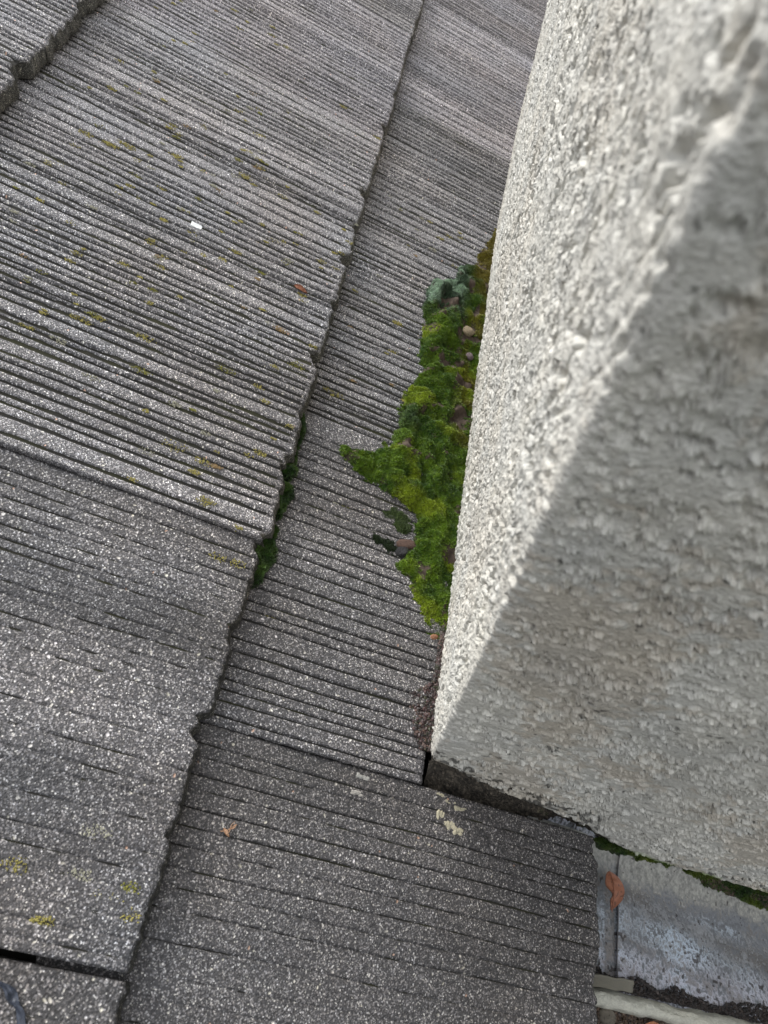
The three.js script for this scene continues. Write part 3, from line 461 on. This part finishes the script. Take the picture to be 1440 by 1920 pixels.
// two small cushions apart from the bank
for (const [label, u, v, a, b, seed, col] of [['small grey-green moss cushion left of the lower moss bank, on the groove edge', 0.353, 0.2, 0.011, 0.013, 461, [0.045, 0.07, 0.022]], ['flat dark green moss smear beside the small black stone', 0.325, 0.19, 0.006, 0.013, 471, [0.018, 0.03, 0.012]]]) {
  const t = lay(thing('moss_tuft', label, 'moss'));
  const poly = []; for (let k = 0; k < 12; k++) { const w = k / 12 * 6.283; poly.push([u + a * Math.cos(w) - 0.25 * b * Math.sin(w), v + b * Math.sin(w)]); }
  mossOn(t, { poly, shoulder: 0.011, top: a > 0.008 ? 0.007 : 0.005, base: (x, y) => skin(x, y) - 0.0004, count: a > 0.008 ? 2500 : 1800, size: 0.0013, seed, cell: 0.001, tint: (x, y, r) => lerp3(col, [col[0] * 1.8, col[1] * 1.7, col[2] * 1.5], r * r) });
}
// moss in the joint between wall foot and flashing
{
  const t = lay(thing('moss_strip', 'thin dark moss strip in the joint between wall foot and metal flashing', 'moss'));
  const flashN = (u) => { let i = 1; while (i < PROF.length - 1 && PROF[i][0] > u) i++; const [a, b] = [PROF[i - 1], PROF[i]]; return mix(a[1], b[1], clamp((u - a[0]) / (b[0] - a[0]))); };
  const bits = [[[0.1395, 0.44], [0.1368, 0.455], [0.1352, 0.475], [0.1355, 0.50], [0.137, 0.535], [0.142, 0.54], [0.146, 0.46]], [[0.1385, 0.54], [0.1345, 0.556], [0.1312, 0.575], [0.1290, 0.60], [0.1262, 0.63], [0.1245, 0.68], [0.126, 0.74], [0.141, 0.74], [0.145, 0.6]]];
  bits.forEach((poly, i) => mossOn(t, { poly, edges: i ? 6 : 4, shoulder: 0.006, top: i ? 0.005 : 0.004, base: (u, v) => flashN(u) + 0.001, wb: 0.45, count: i ? 9000 : 3500, size: 0.0010, seed: 481 + 17 * i, cell: 0.0009, bare: (u, v) => 0.9 * step(-0.1, 0.3, vn(u * 150, v * 60, 488)), tint: (u, v, r) => lerp3(lerp3(DARK, DEEP, r), lerp3(GREEN, OLIVE, 0.4), clamp(0.35 + 0.9 * fbm(u * 90, v * 60, 489, 2))) }));
}

// ---------------------------------------------------------------- lichen crusts on the tiles: nobody could count them
{
  const R = rng(77), spots = [[0.632, -0.172], [0.642, -0.157], [0.631, -0.197], [0.661, -0.117], [0.563, -0.096], [0.681, -0.048], [0.644, -0.072], [0.893, 0.018], [0.827, -0.037], [0.867, 0.069], [0.419, -0.062], [0.382, -0.118], [0.36, -0.084], [0.421, 0.01], [0.493, 0.041], [0.323, 0.02], [0.311, 0.017], [0.323, 0.031], [0.327, -0.004], [0.289, 0.033], [0.411, -0.113], [0.249, 0.072], [0.249, 0.055], [0.405, 0.05], [0.459, 0.066], [0.024, 0.008], [0.001, 0.032], [0.026, 0.072], [0.017, 0.059], [0.012, 0.076], [0.027, 0.043], [0.05, 0.043], [0.349, 0.147], [0.254, 0.208], [0.55, 0.158], [0.595, 0.156], [0.269, 0.15], [0.385, -0.054], [0.383, -0.144]];
  while (spots.length < 230) { const u = 0.25 + 0.75 * R(), v = -0.22 + 0.30 * R(); if (vn(u * 9, v * 9, 78) > -0.15) spots.push([u, v]); }
  while (spots.length < 275) spots.push([0.2 + 0.6 * R(), 0.1 + 0.12 * R()]);
  const g = new THREE.IcosahedronGeometry(1, 0), pts = [];
  for (const [i, [u, v]] of spots.entries()) {
    const big = i < 39, n = big ? 35 + 60 * R() : 10 + 32 * R(), rv = (big ? 0.0046 : 0.0027) * (0.5 + 1.0 * R()), ru = rv * (0.5 + 0.4 * R()), k = R(), c = k < 0.6 ? [0.27, 0.235, 0.065] : k < 0.75 ? [0.17, 0.165, 0.03] : k < 0.82 ? [0.25, 0.17, 0.08] : [0.30, 0.29, 0.22];
    for (let q = 0; q < n; q++) { const w = R() * 6.28, e = Math.sqrt(R()) * (0.7 + 0.6 * R()); pts.push([u + ru * e * Math.cos(w), v + rv * e * Math.sin(w) * 1.5, 0.00025 + 0.0004 * R(), c, 0.6 + 0.7 * R()]); }
  }
  const o = lay(new THREE.InstancedMesh(g, new THREE.MeshStandardMaterial({ roughness: 0.95 }), pts.length)), m4 = new THREE.Matrix4(), q = new THREE.Quaternion(), e = new THREE.Euler(), col = new THREE.Color();
  pts.forEach(([u, v, s, c, k], i) => { e.set(R() * 6, R() * 6, R() * 6); q.setFromEuler(e); m4.compose(new THREE.Vector3(v, skin(u, v) + 0.0002, -u), q, new THREE.Vector3(s * 1.3, s * 0.8, s * 1.1)); o.setMatrixAt(i, m4); o.setColorAt(i, col.setRGB(c[0] * k, c[1] * k, c[2] * k)); });
  o.name = numbered('lichen'); o.receiveShadow = o.castShadow = true; scene.add(o);
  tag(o, 'small yellow and ochre lichen crusts scattered over the roof tiles', 'lichen', null, 'stuff');
}

// ---------------------------------------------------------------- small things lying about
const plain = (r, g, b, rough = 0.8) => new THREE.MeshStandardMaterial({ color: new THREE.Color().setRGB(r, g, b), roughness: rough, side: THREE.DoubleSide });
const grainTex = (() => { const s = 128, d = new Uint8Array(s * s * 4); for (let y = 0; y < s; y++) for (let x = 0; x < s; x++) { const k = (y * s + x) * 4, b = 0.8 + 0.25 * fbm(x / 9, y / 30, 501, 3) + 0.15 * (hash(x, y, 502) - 0.5) - 0.35 * step(0.45, 0.6, vn(x / 7, y / 7, 503)); d[k] = toByte(b); d[k + 1] = toByte(b * 0.97); d[k + 2] = toByte(b * 0.95); d[k + 3] = 255; } return texture(d, s, s, THREE.RGBAFormat, true); })();
const leafMat = (r, g, b) => new THREE.MeshStandardMaterial({ map: grainTex, color: new THREE.Color().setRGB(r, g, b), roughness: 0.55, side: THREE.DoubleSide });
function leafGeo(L, Wd, curl, arch, bite, seed) {
  const nx = 41, ny = 17, th = 0.0004;
  const f = (i, j, o, d) => {
    const t = i / (nx - 1), s = j / (ny - 1) * 2 - 1; let w = Wd * Math.pow(Math.sin(Math.PI * Math.pow(t, 0.85)), 0.8) + 0.0002, ws = w;
    if (bite && s > 0) ws = w * (1 - bite * Math.exp(-(((t - 0.62) / 0.13) ** 2)) - 0.45 * step(0.62, 0.9, t) * bite);
    const x = L * (t - 0.5), z = s * ws + 0.06 * L * Math.sin(t * 3.1) * (bite ? -0.4 : 0.3);
    o[0] = x; o[2] = z; o[1] = curl * s * s * (w / Wd) + arch * Math.sin(Math.PI * t) + 0.0006 * vn(t * 8, s * 2, seed) + d;
  };
  const uvf = (i, j, o) => { o[0] = i / nx; o[1] = j / ny; };
  return mergeGeometries([grid(nx, ny, (i, j, o) => f(i, j, o, 0), uvf), grid(nx, ny, (i, j, o) => f(i, j, o, -th), uvf)]);
}
function tube(points, r0, r1, seg = 24) { const c = new THREE.CatmullRomCurve3(points.map((p) => new THREE.Vector3(...p))), g = new THREE.TubeGeometry(c, seg, r0, 7), p = g.attributes.position, v = new THREE.Vector3(); for (let i = 0; i < p.count; i++) { const t = Math.floor(i / 8) / seg; c.getPoint(t, v); const k = mix(1, r1 / r0, t); p.setXYZ(i, v.x + (p.getX(i) - v.x) * k, v.y + (p.getY(i) - v.y) * k, v.z + (p.getZ(i) - v.z) * k); } g.computeVertexNormals(); return g; }
{
  // curled dry leaf on the flashing
  let t = thing('dry_leaf', 'curled orange-brown dry leaf with a bitten edge on the metal flashing', 'leaf', W(0.1035, 0.4585, -0.0215));
  t.rotation.set(0, 0, -PITCH);
  const b = piece('blade', leafGeo(0.029, 0.0098, 0.0035, 0.002, 0.75, 511), leafMat(0.36, 0.15, 0.085), t); b.rotation.y = -Math.PI / 2 + 0.06; b.rotation.x = 0; b.rotation.order = 'YXZ';
  const m = piece('midrib', tube([[0.0160, 0.0008, 0], [0.006, 0.0026, -0.0012], [-0.006, 0.0026, -0.0013], [-0.0155, 0.0006, 0]], 0.00045, 0.0002), leafMat(0.32, 0.13, 0.07), t); m.rotation.y = -Math.PI / 2 + 0.06;
  t = thing('dry_leaf', 'small flat orange leaf on the soil below the pale flashing rim', 'leaf', W(0.0135, 0.504, -0.025)); t.rotation.set(0, 0, -PITCH);
  const b2 = piece('blade', leafGeo(0.022, 0.0056, 0.0012, 0.0012, 0, 521), leafMat(0.5, 0.21, 0.10), t); b2.rotation.y = 0.12;
  const m2 = piece('midrib', tube([[-0.0115, 0.0004, 0], [0, 0.0016, 0], [0.0115, 0.0004, 0.0004]], 0.0004, 0.0002), leafMat(0.4, 0.16, 0.08), t); m2.rotation.y = 0.12;
  // rust coloured scrap on the middle course
  t = thing('leaf_scrap', 'tiny rust red leaf scrap lying in a groove near the stepped edge', 'leaf scrap', W(0.554, 0.045, skin(0.554, 0.045) + 0.001)); t.rotation.set(0, 0, -PITCH);
  piece('blade', leafGeo(0.015, 0.0034, 0.0012, 0.0010, 0, 531), leafMat(0.20, 0.062, 0.02), t).rotation.y = -0.1;
  // dry sprig
  t = thing('dry_sprig', 'little pale tan dry sprig lying on the lower tile', 'twig', W(0.071, 0.124, skin(0.071, 0.124) + 0.0008)); t.scale.setScalar(0.62); t.rotation.set(0, 0, -PITCH);
  const sp = leafMat(0.45, 0.27, 0.16);
  piece('twig', tube([[-0.008, 0, 0.003], [-0.002, 0.0014, 0.001], [0.005, 0.001, -0.006]], 0.0007, 0.0004), sp, t);
  piece('twig', tube([[-0.001, 0.001, 0.005], [0.001, 0.0016, 0.001], [0.001, 0.0028, -0.005], [0.004, 0.002, -0.0095]], 0.0006, 0.0003), sp, t);
  const bl = piece('bud_scale', leafGeo(0.011, 0.0017, 0.0008, 0.0012, 0, 541), sp, t); bl.rotation.y = -0.7; bl.position.set(-0.002, 0.0012, 0.0028);
  const bl2 = piece('bud_scale', leafGeo(0.008, 0.0013, 0.0006, 0.001, 0, 542), sp, t); bl2.rotation.y = 0.9; bl2.position.set(0.004, 0.0014, -0.0045);
  // white chip
  const chip = new THREE.BoxGeometry(0.0105, 0.0018, 0.0052, 10, 2, 6), cp = chip.attributes.position; for (let i = 0; i < cp.count; i++) { const x = cp.getX(i), z = cp.getZ(i); cp.setXYZ(i, x + 0.0012 * vn(z * 500, x * 300, 551) , cp.getY(i) + 0.0009 * vn(x * 300, z * 300, 552), z + 0.0013 * vn(x * 350, 3, 553)); } chip.computeVertexNormals(); const wc = mesh('paint_chip', chip, plain(0.78, 0.80, 0.80, 0.6), scene); wc.position.copy(W(0.577, -0.068, skin(0.577, -0.068) + 0.0008)); wc.rotation.z = -PITCH;
  tag(wc, 'bright white chip lying in the grooves of the upper middle tiles', 'chip');
  // stones in and by the moss
  for (const [label, u, v, h, a, b2, c, col, rough] of [
    ['rounded cream pebble sunk in the upper part of the moss bank', 0.623, 0.2345, 0.0075, 0.0085, 0.005, 0.0065, [0.38, 0.31, 0.20], 0.8],
    ['small mauve grey pebble in the moss just nearer than the cream pebble', 0.586, 0.241, 0.0075, 0.0055, 0.004, 0.005, [0.20, 0.15, 0.16], 0.6],
    ['small black stone at the left tip of the lower moss bank', 0.322, 0.2085, 0.002, 0.0068, 0.0045, 0.0055, [0.028, 0.028, 0.032], 0.5],
    ['flat reddish brown clay crumb behind the small black stone', 0.332, 0.212, 0.001, 0.012, 0.0032, 0.0055, [0.14, 0.085, 0.065], 0.9],
    ['tiny orange crumb at the wall foot below the moss bank', 0.2535, 0.2495, 0.002, 0.0045, 0.003, 0.0028, [0.46, 0.22, 0.12], 0.8],
  ]) { const s = mesh('pebble', pebbleGeo(561 + ((u * 1000) | 0), a, b2, c), new THREE.MeshStandardMaterial({ map: grainTex, bumpMap: concrete.bump, bumpScale: 0.0005, color: new THREE.Color().setRGB(...col), roughness: rough }), scene); s.position.copy(W(u, v, skin(u, v) + h)); s.rotation.set(0, 0.4, -PITCH); tag(s, label, 'pebble'); }
  // pale crusty splashes near the corner of the wall
  const splash = (label, bits, col, seed) => {
    const R = rng(seed), gs = [];
    for (const [u, v, a, c] of bits) { const n = 14; for (let k = 0; k < n; k++) { const g = pebbleGeo(seed + k * 7 + gs.length, a * (0.2 + 0.25 * R()), 0.0008 + 0.0006 * R(), c * (0.35 + 0.5 * R())); g.translate(v + (R() - 0.5) * a * 1.6, skin(u, v) + 0.0003, -(u + (R() - 0.5) * c * 1.2)); gs.push(g); } }
    const o = lay(mesh('lime_splash', mergeGeometries(gs), new THREE.MeshStandardMaterial({ map: grainTex, bumpMap: concrete.bump, bumpScale: 0.0006, color: new THREE.Color().setRGB(...col), roughness: 0.9 }), scene)); tag(o, label, 'splash');
  };
  splash('two broken rows of cream crusty splashes on the lower tile by the wall corner', [[0.1305, 0.276, 0.006, 0.0016], [0.1275, 0.284, 0.0055, 0.0016], [0.125, 0.293, 0.007, 0.0018], [0.1165, 0.2765, 0.0035, 0.003], [0.1115, 0.2845, 0.0045, 0.0032], [0.109, 0.292, 0.0055, 0.003]], [0.80, 0.75, 0.55], 581);
  splash('small whitish crust fleck upslope of the cream splashes, nearer the tile joint', [[0.1275, 0.2105, 0.0055, 0.0018]], [0.62, 0.62, 0.58], 587);
  splash('small whitish crust fleck upslope of the cream splashes, farther from the tile joint', [[0.1155, 0.2075, 0.005, 0.0018]], [0.62, 0.60, 0.55], 591);
  // torn plastic
  t = lay(thing('plastic_scrap', 'torn blue-grey plastic scrap on the bottom left tile', 'plastic scrap'));
  const film = new THREE.MeshStandardMaterial({ color: new THREE.Color().setRGB(0.042, 0.052, 0.075), roughness: 0.3, side: THREE.DoubleSide, map: grainTex });
  const ribbon = (pts, w, seed) => { const c = new THREE.CatmullRomCurve3(pts.map(([u, v, n]) => new THREE.Vector3(v, skin(u, v) + n - 0.003, -u))), N = 50, T = new THREE.Vector3(), P = new THREE.Vector3(); return grid(N, 7, (i, j, o) => { const k = i / (N - 1), s = j / 3 - 1; c.getPoint(k, P); c.getTangent(k, T); const ww = w(k) * (1 + 0.35 * vn(k * 9, s, seed)), l = Math.hypot(T.x, T.z); o[0] = P.x - T.z / l * ww * s; o[2] = P.z + T.x / l * ww * s; o[1] = P.y + 0.0018 * s * vn(k * 5, 2, seed + 1) + 0.0013 * vn(k * 14, s * 2, seed + 2) + 0.001; }, (i, j, o) => { o[0] = i / N * 3; o[1] = j / 7; }); };
  piece('strand', ribbon([[-0.026, 0.006, 0.004], [-0.029, 0.016, 0.005], [-0.031, 0.026, 0.0045], [-0.036, 0.033, 0.004], [-0.041, 0.0385, 0.003], [-0.052, 0.045, 0.003]], (k) => 0.0011 + 0.0013 * Math.sin(k * 9) ** 2, 601), film, t);
  piece('flap', ribbon([[-0.0195, -0.012, 0.003], [-0.0215, 0.0, 0.0055], [-0.0235, 0.008, 0.006], [-0.027, 0.0155, 0.0045]], (k) => 0.0046 * (1 - k * k) + 0.0006, 611), film, t);
  piece('flap', ribbon([[-0.031, -0.012, 0.003], [-0.030, 0.0, 0.005], [-0.0285, 0.009, 0.0045]], (k) => 0.0032 * (1 - k) + 0.0005, 621), film, t);
}
// wet crumbled leaf litter at the wall foot, sludge in the tray, soil under the rim
function crumbs(name, label, category, list, cols, seed, extra) {
  const R = rng(seed), g = new THREE.IcosahedronGeometry(1, 1), p = g.attributes.position; for (let i = 0; i < p.count; i++) { const k = 1 + 0.3 * vn(p.getX(i) * 2, p.getY(i) * 2 + p.getZ(i), seed); p.setXYZ(i, p.getX(i) * k, p.getY(i) * k, p.getZ(i) * k); } g.computeVertexNormals();
  const o = lay(new THREE.InstancedMesh(g, new THREE.MeshStandardMaterial({ roughness: 0.45 }), list.length)), m4 = new THREE.Matrix4(), q = new THREE.Quaternion(), e = new THREE.Euler(), c = new THREE.Color();
  list.forEach(([u, v, n, s], i) => { e.set(R() * 6, R() * 6, R() * 6); m4.compose(new THREE.Vector3(v, n, -u), q.setFromEuler(e), new THREE.Vector3(s * (0.7 + 0.8 * R()), s * 0.7, s * (0.6 + 0.6 * R()))); o.setMatrixAt(i, m4); const k = cols[(R() * cols.length) | 0], f = 0.6 + 0.8 * R(); o.setColorAt(i, c.setRGB(k[0] * f, k[1] * f, k[2] * f)); });
  o.name = numbered(name); o.castShadow = o.receiveShadow = true; scene.add(o); return tag(o, label, category, null, 'stuff');
}
{
  const R = rng(701), A = [];
  for (let i = 0; i < 3600; i++) { const u = 0.16 + 0.105 * R(), w = 0.006 + 0.013 * (near(u, 0, 0.188, 0, 0.02)) + 0.004 * vn(u * 60, 0, 702), d = R() ** 1.4 * w * 1.3; A.push([u, 0.2605 - d, skin(u, 0.25) + 0.003 * (1 - d / 0.024) + 0.002 * R(), 0.0006 + 0.0012 * R()]); }
  crumbs('leaf_litter', 'dark wet crumbled leaf litter along the wall foot below the moss bank', 'leaf litter', A, [[0.035, 0.022, 0.02], [0.06, 0.034, 0.032], [0.02, 0.015, 0.013], [0.08, 0.05, 0.04], [0.03, 0.03, 0.015]], 703);
  const B = [];
  for (let i = 0; i < 2600; i++) { const v = 0.445 + 0.24 * R(), w = 0.0045 + 0.004 * vn(v * 45, 0, 712) + 0.002, d = R() ** 1.6 * w * 1.4; B.push([0.0345 + d + 0.004 * (v - 0.44), v, -0.0295 + 0.0016 * R(), 0.0005 + 0.0009 * R()]); }
  for (let i = 0; i < 420; i++) { const k = R(), v = 0.492 + 0.032 * k; B.push([0.0455 - 0.010 * k + 0.0014 * (R() - 0.5), v, -0.0285 + 0.002 * R(), 0.0008 + 0.0006 * R()]); }
  crumbs('sludge', 'black wet sludge line on the flashing along its pale rim', 'sludge', B, [[0.012, 0.010, 0.009], [0.025, 0.018, 0.016], [0.04, 0.03, 0.025]], 713);
  const C = [];
  for (let i = 0; i < 9000; i++) { const v = 0.42 + 0.3 * R(), u = -0.008 + 0.029 * R(); C.push([u, v, -0.0305 + 0.003 * R() + 0.0016 * vn(u * 200, v * 200, 721), 0.0006 + 0.0011 * R() ** 2]); }
  crumbs('soil', 'brown gritty soil packed below the pale flashing rim', 'soil', C, [[0.10, 0.065, 0.042], [0.07, 0.048, 0.034], [0.14, 0.10, 0.07], [0.05, 0.035, 0.028]], 723);
  for (const [label, u, v, a, col] of [['pale grey round pebble on the soil beside the tile edge', 0.0145, 0.459, 0.0072, [0.34, 0.31, 0.25]], ['darker brown pebble on the soil past the orange leaf', 0.0125, 0.535, 0.005, [0.09, 0.06, 0.045]]]) { const s = mesh('pebble', pebbleGeo(731 + ((v * 900) | 0), a * 1.1, a * 0.65, a * 0.85), new THREE.MeshStandardMaterial({ map: grainTex, bumpMap: concrete.bump, bumpScale: 0.0006, color: new THREE.Color().setRGB(...col), roughness: 0.8 }), scene); s.position.copy(W(u, v, -0.026)); s.rotation.z = -PITCH; tag(s, label, 'pebble'); }
}
renderer.render(scene, camera);
